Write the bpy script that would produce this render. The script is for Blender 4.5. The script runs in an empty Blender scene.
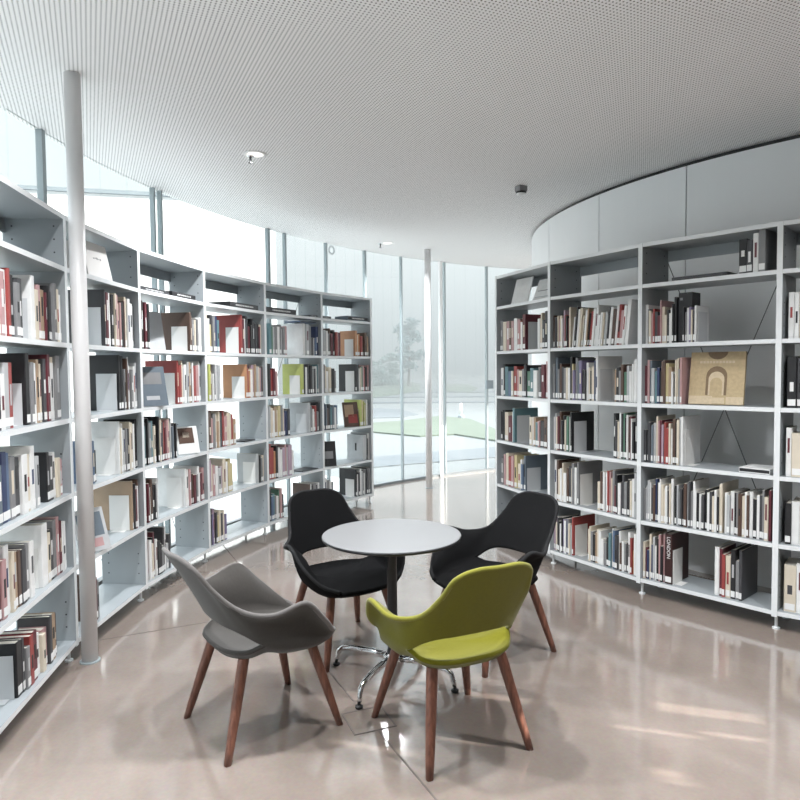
import bpy, bmesh, math, random
from mathutils import Vector, Matrix
random.seed(11)
sc = bpy.context.scene
C = sc.collection
R = math.radians
PI = math.pi

# ------------------------------------------------------------------ camera
F_PX, PITCH, ROLL, HC = 665.3, R(2.582), R(-0.5405), 1.6
_c, _s = math.cos(PITCH), math.sin(PITCH)
FW = Vector((0, _c, -_s)); D0 = Vector((0, -_s, -_c)); U0 = Vector((1, 0, 0))
RT = math.cos(ROLL)*U0 - math.sin(ROLL)*D0
DN = math.sin(ROLL)*U0 + math.cos(ROLL)*D0
cam_d = bpy.data.cameras.new('camera'); cam = bpy.data.objects.new('camera', cam_d); C.objects.link(cam)
cam_d.sensor_width = 36; cam_d.lens = 36*F_PX/800; cam_d.clip_start = .05; cam_d.clip_end = 2000
m3 = Matrix((RT, -DN, -FW)).transposed()
cam.matrix_world = Matrix.Translation((0, 0, HC)) @ m3.to_4x4()
sc.camera = cam

def ray(x, y): return FW + RT*((x-400)/F_PX) + DN*((y-400)/F_PX)
def at(x, y, z):
    r = ray(x, y); t = (z-HC)/r.z
    return Vector((r.x*t, r.y*t, z))

# ------------------------------------------------------------------ materials
MATS = {}
def mat(name, col, rough=.5, metal=0., spec=.5, coat=0., noise=0., nscale=40., bump=0.):
    if name in MATS: return MATS[name]
    m = bpy.data.materials.new(name); m.use_nodes = True
    nt = m.node_tree; b = nt.nodes['Principled BSDF']
    b.inputs['Base Color'].default_value = (*col, 1)
    b.inputs['Roughness'].default_value = rough; b.inputs['Metallic'].default_value = metal
    b.inputs['Specular IOR Level'].default_value = spec; b.inputs['Coat Weight'].default_value = coat
    if noise or bump:
        tc = nt.nodes.new('ShaderNodeTexCoord'); n = nt.nodes.new('ShaderNodeTexNoise')
        n.inputs['Scale'].default_value = nscale; n.inputs['Detail'].default_value = 4
        nt.links.new(tc.outputs['Object'], n.inputs['Vector'])
        if noise:
            mx = nt.nodes.new('ShaderNodeMix'); mx.data_type = 'RGBA'
            mx.inputs['A'].default_value = (*[c*(1-noise) for c in col], 1)
            mx.inputs['B'].default_value = (*[min(1, c*(1+noise)) for c in col], 1)
            nt.links.new(n.outputs['Fac'], mx.inputs['Factor']); nt.links.new(mx.outputs['Result'], b.inputs['Base Color'])
        if bump:
            bp = nt.nodes.new('ShaderNodeBump'); bp.inputs['Strength'].default_value = bump; bp.inputs['Distance'].default_value = .002
            nt.links.new(n.outputs['Fac'], bp.inputs['Height']); nt.links.new(bp.outputs['Normal'], b.inputs['Normal'])
    MATS[name] = m
    return m

M_SHELF_SHADE = mat('shelf_shade', (.32, .345, .36), .4, noise=.03, nscale=3); M_SHELF_LIT = mat('shelf_lit_white', (.76, .78, .79), .4)  # board grey has shade painted in, the white is the lit tone
M_WALLP = mat('wall_panel', (.84, .86, .87), .45, noise=.03, nscale=1.5)
M_WHITE = mat('white_paint', (.8, .8, .8), .4)
M_COL = mat('column_paint', (.74, .73, .73), .35, noise=.04, nscale=2)
M_MULL = mat('mullion_metal', (.30, .345, .36), .35)
M_DARK = mat('dark_gap', (.02, .02, .022), .6)
M_CHROME = mat('polished_aluminium', (.75, .76, .77), .12, metal=1)
M_BLACKMETAL = mat('black_metal', (.02, .02, .022), .35)
M_RUBBER = mat('black_glide', (.015, .015, .015), .5)
M_BOOKEND = mat('bookend_metal', (.58, .59, .6), .4)
M_BOOKENDW = mat('bookend_white', (.74, .73, .71), .4)
M_PAGES = mat('paper_pages', (.72, .68, .6), .8, noise=.08, nscale=200)
M_LABEL = mat('spine_label_paper', (.8, .8, .79), .6)
M_WIRE = mat('brace_wire', (.12, .13, .14), .4, metal=.6)

def wood_mat():
    m = bpy.data.materials.new('walnut_leg'); m.use_nodes = True; nt = m.node_tree; b = nt.nodes['Principled BSDF']
    tc = nt.nodes.new('ShaderNodeTexCoord'); mp = nt.nodes.new('ShaderNodeMapping'); mp.inputs['Scale'].default_value = (60, 60, 5)
    n = nt.nodes.new('ShaderNodeTexNoise'); n.inputs['Scale'].default_value = 1.5; n.inputs['Detail'].default_value = 6
    r = nt.nodes.new('ShaderNodeValToRGB'); e = r.color_ramp.elements
    e[0].position = .3; e[0].color = (.10, .038, .025, 1); e[1].position = .75; e[1].color = (.25, .105, .068, 1)
    nt.links.new(tc.outputs['Object'], mp.inputs[0]); nt.links.new(mp.outputs[0], n.inputs['Vector'])
    nt.links.new(n.outputs['Fac'], r.inputs[0]); nt.links.new(r.outputs[0], b.inputs['Base Color']); b.inputs['Roughness'].default_value = .38
    return m
M_WOOD = wood_mat()

def floor_mat():
    m = bpy.data.materials.new('polished_concrete'); m.use_nodes = True; nt = m.node_tree; b = nt.nodes['Principled BSDF']
    tc = nt.nodes.new('ShaderNodeTexCoord')
    n1 = nt.nodes.new('ShaderNodeTexNoise'); n1.inputs['Scale'].default_value = 1.1; n1.inputs['Detail'].default_value = 7; n1.inputs['Roughness'].default_value = .6
    n2 = nt.nodes.new('ShaderNodeTexNoise'); n2.inputs['Scale'].default_value = 60; n2.inputs['Detail'].default_value = 3
    r = nt.nodes.new('ShaderNodeValToRGB'); e = r.color_ramp.elements
    e[0].position = .3; e[0].color = (.235, .192, .165, 1); e[1].position = .72; e[1].color = (.36, .295, .258, 1)
    mx = nt.nodes.new('ShaderNodeMix'); mx.data_type = 'RGBA'; mx.blend_type = 'MULTIPLY'; mx.inputs['Factor'].default_value = .25
    rr = nt.nodes.new('ShaderNodeMapRange'); rr.inputs['To Min'].default_value = .07; rr.inputs['To Max'].default_value = .2
    for n in (n1, n2): nt.links.new(tc.outputs['Object'], n.inputs['Vector'])
    nt.links.new(n1.outputs['Fac'], r.inputs[0]); nt.links.new(r.outputs[0], mx.inputs['A']); nt.links.new(n2.outputs['Color'], mx.inputs['B'])
    nt.links.new(mx.outputs['Result'], b.inputs['Base Color']); nt.links.new(n1.outputs['Fac'], rr.inputs['Value']); nt.links.new(rr.outputs['Result'], b.inputs['Roughness'])
    b.inputs['Specular IOR Level'].default_value = .7; b.inputs['Coat Weight'].default_value = .8; b.inputs['Coat Roughness'].default_value = .09; b.inputs['Coat IOR'].default_value = 1.6
    return m
M_FLOOR = floor_mat()

def ceiling_mat():
    # square lattice of round perforations, 20 mm pitch, turned with the building grid
    m = bpy.data.materials.new('perforated_ceiling'); m.use_nodes = True; nt = m.node_tree; b = nt.nodes['Principled BSDF']
    tc = nt.nodes.new('ShaderNodeTexCoord'); mp = nt.nodes.new('ShaderNodeMapping')
    mp.inputs['Rotation'].default_value = (0, 0, R(-25)); mp.inputs['Scale'].default_value = (1/.0205,)*3
    fr = nt.nodes.new('ShaderNodeVectorMath'); fr.operation = 'FRACTION'
    sb = nt.nodes.new('ShaderNodeVectorMath'); sb.operation = 'SUBTRACT'; sb.inputs[1].default_value = (.5, .5, 0)
    ml = nt.nodes.new('ShaderNodeVectorMath'); ml.operation = 'MULTIPLY'; ml.inputs[1].default_value = (1, 1, 0)
    ln = nt.nodes.new('ShaderNodeVectorMath'); ln.operation = 'LENGTH'
    lt = nt.nodes.new('ShaderNodeMath'); lt.operation = 'LESS_THAN'; lt.inputs[1].default_value = .22
    mx = nt.nodes.new('ShaderNodeMix'); mx.data_type = 'RGBA'; mx.inputs['A'].default_value = (.90, .89, .885, 1); mx.inputs['B'].default_value = (.10, .095, .095, 1)
    nt.links.new(tc.outputs['Object'], mp.inputs[0]); nt.links.new(mp.outputs[0], fr.inputs[0]); nt.links.new(fr.outputs[0], sb.inputs[0])
    nt.links.new(sb.outputs[0], ml.inputs[0]); nt.links.new(ml.outputs[0], ln.inputs[0]); nt.links.new(ln.outputs['Value'], lt.inputs[0])
    nt.links.new(lt.outputs[0], mx.inputs['Factor']); nt.links.new(mx.outputs['Result'], b.inputs['Base Color']); b.inputs['Roughness'].default_value = .6
    b.inputs['Specular IOR Level'].default_value = .2
    return m
M_CEIL = ceiling_mat()

def glass_mat(name, tint, gl):
    m = bpy.data.materials.new(name); m.use_nodes = True; nt = m.node_tree
    nt.nodes.remove(nt.nodes['Principled BSDF']); out = nt.nodes['Material Output']
    tr = nt.nodes.new('ShaderNodeBsdfTransparent'); tr.inputs[0].default_value = (*tint, 1)
    g = nt.nodes.new('ShaderNodeBsdfGlossy'); g.inputs['Roughness'].default_value = .01
    lw = nt.nodes.new('ShaderNodeLayerWeight'); lw.inputs['Blend'].default_value = .5
    pw = nt.nodes.new('ShaderNodeMath'); pw.operation = 'POWER'; pw.inputs[1].default_value = 4; nt.links.new(lw.outputs['Facing'], pw.inputs[0])
    fr = nt.nodes.new('ShaderNodeMath'); fr.operation = 'MULTIPLY_ADD'; fr.inputs[1].default_value = gl; fr.inputs[2].default_value = .015; nt.links.new(pw.outputs[0], fr.inputs[0])
    mx = nt.nodes.new('ShaderNodeMixShader')
    nt.links.new(fr.outputs[0], mx.inputs[0]); nt.links.new(tr.outputs[0], mx.inputs[1]); nt.links.new(g.outputs[0], mx.inputs[2]); nt.links.new(mx.outputs[0], out.inputs[0])
    return m
M_GLASS = glass_mat('window_glass', (.97, .985, .98), .3)

def emit_mat(name, col, s):
    m = bpy.data.materials.new(name); m.use_nodes = True; nt = m.node_tree; b = nt.nodes['Principled BSDF']
    b.inputs['Base Color'].default_value = (.8, .8, .78, 1); b.inputs['Emission Color'].default_value = (*col, 1); b.inputs['Emission Strength'].default_value = s
    return m
M_LAMP = emit_mat('lamp_lens', (1, .95, .86), .6)

# ------------------------------------------------------------------ mesh helpers
def link(name, bm, m, parent=None, smooth=False, loc=None):
    me = bpy.data.meshes.new(name); bmesh.ops.recalc_face_normals(bm, faces=bm.faces); bm.to_mesh(me); bm.free()
    if smooth:
        for p in me.polygons: p.use_smooth = True
    for mm in (m if isinstance(m, (list, tuple)) else [m]): me.materials.append(mm)
    o = bpy.data.objects.new(name, me); C.objects.link(o)
    if parent: o.parent = parent
    if loc is not None: o.location = loc
    return o
def empty(name, loc=(0, 0, 0), rz=0.):
    o = bpy.data.objects.new(name, None); o.empty_display_size = .05; C.objects.link(o); o.location = loc; o.rotation_euler = (0, 0, rz); return o
def tag(o, label=None, cat=None, group=None, kind=None):
    if label: o['label'] = label
    if cat: o['category'] = cat
    if group: o['group'] = group
    if kind: o['kind'] = kind
    return o
def structure(name, bm, m, smooth=False, label=None):
    o = link(name, bm, m, smooth=smooth); o['kind'] = 'structure'
    if label: o['label'] = label
    return o
def box(bm, x0, x1, y0, y1, z0, z1, mi=0):
    v = [bm.verts.new(p) for p in ((x0,y0,z0),(x1,y0,z0),(x1,y1,z0),(x0,y1,z0),(x0,y0,z1),(x1,y0,z1),(x1,y1,z1),(x0,y1,z1))]
    for f in ((0,3,2,1),(4,5,6,7),(0,1,5,4),(1,2,6,5),(2,3,7,6),(3,0,4,7)):
        fc = bm.faces.new([v[i] for i in f]); fc.material_index = mi
    return v
def prism(bm, poly, z0, z1, mi=0):
    a = [bm.verts.new((p[0], p[1], z0)) for p in poly]; b = [bm.verts.new((p[0], p[1], z1)) for p in poly]
    n = len(poly)
    for f in [a[::-1], b] + [[a[i], a[(i+1) % n], b[(i+1) % n], b[i]] for i in range(n)]:
        fc = bm.faces.new(f); fc.material_index = mi
def lathe(bm, prof, n=24, cx=0, cy=0, cap=True):
    rings = []
    for r, z in prof:
        rings.append([bm.verts.new((cx+r*math.cos(2*PI*k/n), cy+r*math.sin(2*PI*k/n), z)) for k in range(n)])
    for a, b in zip(rings, rings[1:]):
        for k in range(n): bm.faces.new((a[k], a[(k+1) % n], b[(k+1) % n], b[k]))
    if cap:
        bm.faces.new(rings[0][::-1]); bm.faces.new(rings[-1])
def tube(bm, pts, rad, n=8, closed=False):
    pts = [Vector(p) for p in pts]; rads = rad if isinstance(rad, (list, tuple)) else [rad]*len(pts)
    rings = []; up = None
    for i, p in enumerate(pts):
        if closed: t = pts[(i+1) % len(pts)] - pts[i-1]
        else: t = pts[min(i+1, len(pts)-1)] - pts[max(i-1, 0)]
        t.normalize()
        if up is None: up = t.orthogonal().normalized()
        up = (up - t*up.dot(t)).normalized(); w = t.cross(up)
        rings.append([bm.verts.new(p + (up*math.cos(2*PI*k/n) + w*math.sin(2*PI*k/n))*rads[i]) for k in range(n)])
    pr = list(zip(rings, rings[1:])) + ([(rings[-1], rings[0])] if closed else [])
    for a, b in pr:
        for k in range(n): bm.faces.new((a[k], a[(k+1) % n], b[(k+1) % n], b[k]))
    if not closed: bm.faces.new(rings[0][::-1]); bm.faces.new(rings[-1])
def arc(cx, cy, r, a0, a1, n): return [(cx+r*math.cos(R(a0+(a1-a0)*i/n)), cy+r*math.sin(R(a0+(a1-a0)*i/n))) for i in range(n+1)]
def arc_band(bm, cx, cy, r0, r1, a0, a1, z0, z1, n):
    prism(bm, arc(cx, cy, r1, a0, a1, n) + arc(cx, cy, r0, a0, a1, n)[::-1], z0, z1) if n == 1 else [arc_band(bm, cx, cy, r0, r1, a0+(a1-a0)*i/n, a0+(a1-a0)*(i+1)/n, z0, z1, 1) for i in range(n)]

# ------------------------------------------------------------------ room shell
HCEIL = 3.2
GX, GY, GR = 5.037, 4.031, 7.40          # curved glass wall
BX, BY, BR = 5.521, 7.482, 3.962         # curved white panel wall
bm = bmesh.new(); prism(bm, [(min(x, 7.06), y) for x, y in arc(GX, GY, GR+.06, 0, 358, 179)], -.12, 0); structure('floor', bm, M_FLOOR)
bm = bmesh.new(); prism(bm, [(min(x, 7.06), y) for x, y in arc(GX, GY, GR+.03, 0, 358, 179)], HCEIL, HCEIL+.25); structure('ceiling', bm, M_CEIL)

# panel wall: leaf by leaf with thin seams, and a dark shadow gap on top
def ang_at(x, y):  # angle on the panel wall circle of what shows at this pixel of the top edge
    p = at(x, y, HCEIL); return math.degrees(math.atan2(p.y-BY, p.x-BX))
seams = [ang_at(549, 216), ang_at(598, 190.5), ang_at(687, 161.5)]
step = seams[2]-seams[1]
angs = sorted([a % 360 for a in [seams[0]-step*.62, seams[0]-step*1.5, seams[0]-step*2.5]+seams+[seams[2]+step*k for k in range(1, 6)]])
bm = bmesh.new()
for a, b in zip(angs, angs[1:]):
    g = .07
    arc_band(bm, BX, BY, BR-.05, BR, a+g, b-g, 0, HCEIL-.035, 6)
structure('wall_right', bm, M_WALLP)
bm = bmesh.new(); arc_band(bm, BX, BY, BR-.09, BR-.035, angs[0], angs[-1], 0, HCEIL, 40); structure('trim_1', bm, M_DARK)

# curved window wall
def gang(x, y):
    p = at(x, y, HCEIL); return math.degrees(math.atan2(p.y-GY, p.x-GX)) % 360
mull = [(150.5, 188, .022), (159, 191, .022), (268.5, 228.5, .04), (285.5, 233, .022), (325.5, 243, .022), (362.5, 251, .03), (398.5, 257, .018), (445, 262, .022), (486, 266.5, .03)]
ma = sorted([(gang(x, y), w) for x, y, w in mull])
hi = ma[-1][0]
ma = [(ma[0][0]-11, .04), (ma[0][0]-22, .04), (ma[0][0]-33, .04)][::-1] + ma + [(hi+11*k, .04) for k in range(1, 5)]
for i, ((a, w), (b, w2)) in enumerate(zip(ma, ma[1:])):
    bm = bmesh.new(); d = math.degrees(.004/GR)
    arc_band(bm, GX, GY, GR-.006, GR+.006, a+d, b-d, .04, HCEIL, 4)
    o = structure('window_%d' % (i+1), bm, M_GLASS)
    bm = bmesh.new(); dw = math.degrees(w/2/GR)
    arc_band(bm, GX, GY, GR-.022, GR+.022, a-dw, a+dw, .0, HCEIL, 1)
    link('mullion', bm, M_MULL, o)
bm = bmesh.new(); arc_band(bm, GX, GY, GR-.03, GR+.03, ma[0][0], ma[-1][0], 0, .03, 60); structure('baseboard_window', bm, mat('window_track', (.16, .18, .19), .4))
# white door-post just left of the slim grey mullion
bm = bmesh.new(); a = gang(441.2, 261); arc_band(bm, GX, GY, GR-.06, GR-.024, a-.2, a+.2, 0.0, HCEIL, 1); structure('trim_2', bm, M_WHITE)

# solid walls behind the camera, the right one added to cut sun into patches
A_END = ma[-1][0]
pe = (GX+GR*math.cos(R(A_END)), GY+GR*math.sin(R(A_END)))
pts = [pe, (0.6, -2.3), (6.9, -3.2)]
bm = bmesh.new()
for (x0, y0), (x1, y1) in zip(pts, pts[1:]):
    d = Vector((x1-x0, y1-y0)).normalized(); n = Vector((d.y, -d.x))*.12
    prism(bm, [(x0, y0), (x1, y1), (x1+n.x, y1+n.y), (x0+n.x, y0+n.y)], 0, HCEIL)
structure('wall_back', bm, mat('rear_wall', (.2, .2, .2), .6))
SUN_EL = R(20); XW = 7.0; SUN_AZ = R(-16.6)     # the sun stands low on the right, a little behind the camera
TZ = math.tan(SUN_EL)/math.cos(SUN_AZ); TY_ = math.tan(SUN_AZ)
holes = []
for x0, x1, y0, y1 in [(1.20, 1.62, 3.035, 3.12), (.93, 1.30, 2.90, 2.925), (1.30, 1.55, 2.835, 2.865), (.98, 1.10, 2.55, 2.60), (1.0, 1.12, 2.505, 2.53), (-.30, .06, 2.79, 2.82), (.12, .36, 2.83, 2.865), (.236, .61, 3.22, 3.27)]:
    dy = (XW-x0)*TY_; holes.append((y0+dy, y1+dy, (XW-x1)*TZ, (XW-x0)*TZ))
ys = sorted({-3.3, 3.95} | {h[0] for h in holes} | {h[1] for h in holes}); zs = sorted({0, HCEIL} | {h[2] for h in holes} | {h[3] for h in holes})
bm = bmesh.new(); grid = {}
for j, y in enumerate(ys):
    for k, z in enumerate(zs): grid[j, k] = bm.verts.new((XW, y, z))
for j in range(len(ys)-1):
    for k in range(len(zs)-1):
        yc, zc = (ys[j]+ys[j+1])/2, (zs[k]+zs[k+1])/2
        if any(h[0] < yc < h[1] and h[2] < zc < h[3] for h in holes): continue
        bm.faces.new((grid[j, k], grid[j+1, k], grid[j+1, k+1], grid[j, k+1]))
structure('wall_sun_mask', bm, mat('rear_wall', (.2, .2, .2), .6))

# joints sawn in the concrete and the floor access lid
def strip(p, q, w, z=.0012):
    p, q = Vector(p), Vector(q); d = (q-p).normalized(); n = Vector((-d.y, d.x))*w/2
    return [(p-n)[:], (q-n)[:], (q+n)[:], (p+n)[:]]
M_JOINT = mat('floor_joint', (.12, .10, .09), .7)
u = Vector((.434, -.901)); v = Vector((.901, .434))
bm = bmesh.new(); P0 = Vector((-.351, 3.387)); prism(bm, strip(P0-u*4.2, P0+u*.26, .007), .0002, .0012); structure('trim_3', bm, M_JOINT)
bm = bmesh.new(); prism(bm, strip(P0+u*.52, P0+u*4.0, .007), .0002, .0012); structure('trim_4', bm, M_JOINT)
bm = bmesh.new(); P1 = Vector((-1.812, 3.92)); prism(bm, strip(P1, P1+v*.85, .006), .0002, .0012); structure('trim_5', bm, M_JOINT)
lid = empty('floor_box', (-.158, 2.978, 0), R(22)); tag(lid, 'square floor access lid flush in the concrete under the green chair and table foot', 'floor box')
bm = bmesh.new()
for a in range(4):
    x0, x1, y0, y1 = [(-.1, .1, -.1, -.093), (-.1, .1, .093, .1), (-.1, -.093, -.093, .093), (.093, .1, -.093, .093)][a]
    box(bm, x0, x1, y0, y1, .0004, .0022)
link('frame', bm, M_JOINT, lid)
bm = bmesh.new(); box(bm, -.0925, .0925, -.0925, .0925, .0004, .0016); link('lid', bm, M_FLOOR, lid)

# columns
def column(x, y, r, label):
    t = empty('column', (x, y, 0)); tag(t, label, 'column')
    bm = bmesh.new(); lathe(bm, [(r, 0), (r, HCEIL-.002)], 32); link('shaft', bm, M_COL, t, True)
    bm = bmesh.new(); lathe(bm, [(r+.012, 0), (r+.012, .006), (r+.001, .008)], 32); link('base_ring', bm, M_MULL, t)
column(-1.737, 3.632, .042, 'slim pale round column standing close in front of the left bookcase')
column(.385, 8.95, .043, 'slim pale round column standing before the windows in the middle distance')

# ------------------------------------------------------------------ ceiling fittings
LAMP_W = 260
def downlight(x, y, label, en=None):
    t = empty('downlight', (x, y, HCEIL)); tag(t, label, 'ceiling light')
    bm = bmesh.new(); lathe(bm, [(.06, -.004), (.08, -.007), (.085, -.001)], 28, cap=False); link('trim_ring', bm, M_WHITE, t, True)
    bm = bmesh.new(); lathe(bm, [(.062, -.0035), (.001, -.0036)], 28); link('lens', bm, M_LAMP, t)
    ld = bpy.data.lights.new('downlight_lamp', 'SPOT'); ld.spot_size = R(140); ld.spot_blend = .9; ld.shadow_soft_size = .06; ld.energy = LAMP_W if en is None else en; ld.color = (.96, .98, 1)
    lo = bpy.data.objects.new('downlight_lamp', ld); C.objects.link(lo); lo.location = (0, 0, -.012); lo.parent = t
downlight(-1.051, 4.98, 'small round ceiling downlight nearer the camera, beside a sprinkler head')
downlight(-.139, 8.464, 'small round ceiling downlight farther off, close to the window wall')
for lx, ly, nm, en in [(-1.2, 2.4, 'overhead, above the grey chair', 190), (-.15, 2.55, 'overhead, above the floor access lid', 170), (.85, 2.55, 'overhead, above the green chair', 180), (2.3, 2.3, 'overhead at right, before the right bookcase', 190), (4.2, 1.3, 'overhead at far right, past the right bookcase', 260)]:
    downlight(lx, ly, 'added fill lamp out of view ' + nm, en)  # unseen spots added to fill the room with light
def sprinkler(x, y, label):
    t = empty('sprinkler', (x, y, HCEIL)); tag(t, label, 'sprinkler')
    bm = bmesh.new(); lathe(bm, [(.03, .002), (.03, -.006), (.012, -.01)], 20); link('escutcheon', bm, M_CHROME, t, True)
    bm = bmesh.new(); lathe(bm, [(.008, -.008), (.008, -.03), (.005, -.05)], 12); link('nozzle', bm, M_BLACKMETAL, t, True)
    bm = bmesh.new(); lathe(bm, [(.016, -.05), (.016, -.053)], 16); link('deflector', bm, M_BLACKMETAL, t)
sprinkler(-1.095, 5.02, 'small metal sprinkler head hanging beside the nearer ceiling downlight')
sprinkler(-.231, 8.50, 'small metal sprinkler head hanging beside the farther ceiling downlight')
t = empty('ceiling_sensor', (1.078, 5.906, HCEIL), .5); tag(t, 'small grey ceiling sensor with white dome above the right bookcase end', 'sensor')
bm = bmesh.new(); box(bm, -.04, .04, -.035, .035, -.05, -.0005); link('housing', bm, mat('sensor_grey', (.25, .25, .26), .5), t)
bm = bmesh.new(); lathe(bm, [(.045, -.05), (.047, -.058), (.04, -.064)], 20); link('collar', bm, M_BLACKMETAL, t)
bm = bmesh.new(); lathe(bm, [(.04, -.064), (.036, -.078), (.02, -.086), (.002, -.088)], 20); link('dome', bm, M_WHITE, t, True)

# marks on the glass
def on_glass(x, y):
    r = ray(x, y); a = r.x*r.x+r.y*r.y; b = -2*(r.x*GX+r.y*GY); c = GX*GX+GY*GY-(GR-.02)**2
    tt = (-b+math.sqrt(b*b-4*a*c))/(2*a); p = r*tt; p.z += HC; return p, math.atan2(p.y-GY, p.x-GX)
p, a = on_glass(332, 250); t = empty('window_sticker', p, a); tag(t, 'faint round ring sticker high on the window glass above the left bookcase', 'sticker')
bm = bmesh.new()
ri = [bm.verts.new((.008, .035*math.cos(2*PI*k/24), .035*math.sin(2*PI*k/24))) for k in range(24)]; ro = [bm.verts.new((.008, .06*math.cos(2*PI*k/24), .06*math.sin(2*PI*k/24))) for k in range(24)]
for k in range(24): bm.faces.new((ri[k], ri[(k+1) % 24], ro[(k+1) % 24], ro[k]))
link('ring', bm, mat('sticker_grey', (.6, .64, .66), .5), t)
p, a = on_glass(489.5, 384.5); bm = bmesh.new(); box(bm, -.012, .012, -.066, .066, -.066, .066)
o = link('door_plate', bm, mat('plate_grey', (.22, .27, .3), .45), loc=p); o.rotation_euler = (0, 0, a); tag(o, 'square grey plate on the window glass beside the right bookcase end', 'plate')

# ------------------------------------------------------------------ bookcases
LV = [2.455, 2.161, 1.751, 1.340, .929, .519, .108]     # front-edge heights: top, five shelves, base
TH = .026; DEP = .32
LCX, LCY, LR_ = 4.285, 3.968, 6.10
RCX, RCY, RR_ = 5.521, 7.482, 4.80
LA = [192.1, 183.1, 174.08, 165.08, 156.08, 147.2, 139.25]
RA = [195.5, 205.95, 216.55, 227.1, 237.6]
def uprights(side):
    if side == 'L': return [(Vector((LCX+LR_*math.cos(R(a)), LCY+LR_*math.sin(R(a)))), Vector((math.cos(R(a)), math.sin(R(a))))) for a in LA]
    return [(Vector((RCX+RR_*math.cos(R(a)), RCY+RR_*math.sin(R(a)))), -Vector((math.cos(R(a)), math.sin(R(a))))) for a in RA]
UPS = {'L': uprights('L'), 'R': uprights('R')}
def quad_prism(bm, a, b, na, nb, d0, d1, z0, z1):
    p = [a+na*d0, b+nb*d0, b+nb*d1, a+na*d1]; prism(bm, [q[:] for q in p], z0, z1)
def bookcase(side, label, bracing):
    ups = UPS[side]
    root = empty('bookcase', (*ups[len(ups)//2][0], 0)); tag(root, label, 'bookcase')
    off = Vector((*ups[len(ups)//2][0], 0))
    def lk(name, bm, m, parent=root, smooth=False, edge=None):
        if edge is not None:     # front faces stay lit white, the grey elsewhere is painted shade
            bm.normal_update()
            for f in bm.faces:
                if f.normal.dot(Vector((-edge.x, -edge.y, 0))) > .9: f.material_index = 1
            m = [m, M_SHELF_LIT]
        bmesh.ops.translate(bm, vec=-off, verts=bm.verts); return link(name, bm, m, parent, smooth)
    for p, n in ups:
        w = Vector((-n.y, n.x))*.016
        bm = bmesh.new(); prism(bm, [(p-w)[:], (p+w)[:], (p+w+n*DEP)[:], (p-w+n*DEP)[:]], .085, LV[0]); bmesh.ops.recalc_face_normals(bm, faces=bm.faces); o = lk('upright', bm, M_SHELF_SHADE, edge=n)
        bm = bmesh.new()
        for z in LV[1:]:
            for dz in (.09, .16, .23):
                for dd in (.05, .27):
                    for sg in (-1, 1):
                        c = p+n*dd; e = w*1.04*sg; t_ = n*.004
                        prism(bm, [(c+w*.9*sg-t_)[:], (c+w*.9*sg+t_)[:], (c+e+t_)[:], (c+e-t_)[:]], z+dz-.004, z+dz+.004)
        lk('peg_holes', bm, M_DARK, o)
        for dd in (.05, .28):
            bm = bmesh.new(); c = p+n*dd; lathe(bm, [(.022, 0), (.022, .008), (.009, .012), (.009, .09)], 14, c.x, c.y); lk('foot', bm, M_SHELF_LIT)
    for bi, ((a, na), (b, nb)) in enumerate(zip(ups, ups[1:])):
        d = (b-a).normalized()*.0165
        for k, z in enumerate(LV):
            zt = z+(.013 if k else 0)
            bm = bmesh.new(); quad_prism(bm, a+d, b-d, na, nb, 0.001, DEP, zt-TH, zt)
            bmesh.ops.recalc_face_normals(bm, faces=bm.faces); lk('top_board' if k == 0 else ('base_shelf' if k == 6 else 'shelf'), bm, M_SHELF_SHADE, edge=(na+nb).normalized())
        bm = bmesh.new(); quad_prism(bm, a+d, b-d, na, nb, DEP-.014, DEP, LV[0]-TH-.075, LV[0]-TH); lk('back_rail', bm, M_SHELF_SHADE)
        # crossed bracing wires behind the open back
        bm = bmesh.new(); A = a+na*(DEP+.012); B = b+nb*(DEP+.012)
        if bi not in bracing: bm.free(); continue
        for z0, z1 in ((.28, 2.36),):
            tube(bm, [(A.x, A.y, z0), (B.x, B.y, z1)], .003, 6); tube(bm, [(A.x, A.y, z1), (B.x, B.y, z0)], .003, 6)
        lk('brace_wire', bm, M_WIRE)
    return root
bookcase('L', 'long curved pale grey open bookcase on the left, in front of the windows', (2, 4))
bookcase('R', 'curved pale grey open bookcase on the right, in front of white wall panels', (2,))

# ------------------------------------------------------------------ books
PAL = {'k': ('black', (.018, .018, .02)), 'd': ('charcoal', (.055, .055, .06)), 'g': ('grey', (.22, .22, .225)), 'l': ('silver', (.45, .46, .47)),
 'w': ('white', (.76, .76, .75)), 'c': ('cream', (.66, .59, .48)), 't': ('tan', (.38, .27, .18)), 'b': ('brown', (.10, .06, .045)), 'm': ('maroon', (.12, .025, .035)),
 'r': ('red', (.30, .055, .05)), 'p': ('pink', (.46, .28, .28)), 'o': ('orange', (.48, .24, .12)), 'y': ('yellow', (.56, .48, .27)), 'L': ('lime', (.48, .52, .15)),
 'G': ('green', (.10, .20, .14)), 'T': ('teal', (.12, .22, .245)), 'B': ('blue', (.10, .15, .24)), 'N': ('navy', (.03, .045, .11)), 'V': ('violet', (.20, .17, .28)),
 's': ('slate', (.13, .16, .19)), 'a': ('mauve', (.42, .31, .38))}
_u = ['', 'first', 'second', 'third', 'fourth', 'fifth', 'sixth', 'seventh', 'eighth', 'ninth']
ORD = ['zeroth'] + _u[1:] + ['tenth', 'eleventh', 'twelfth', 'thirteenth', 'fourteenth', 'fifteenth', 'sixteenth', 'seventeenth', 'eighteenth', 'nineteenth']
for _t, _r in (('twenty', 'twentieth'), ('thirty', 'thirtieth'), ('forty', 'fortieth'), ('fifty', 'fiftieth'), ('sixty', 'sixtieth'), ('seventy', 'seventieth')):
    ORD += [_r] + [_t+'-'+q for q in _u[1:]]
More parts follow.
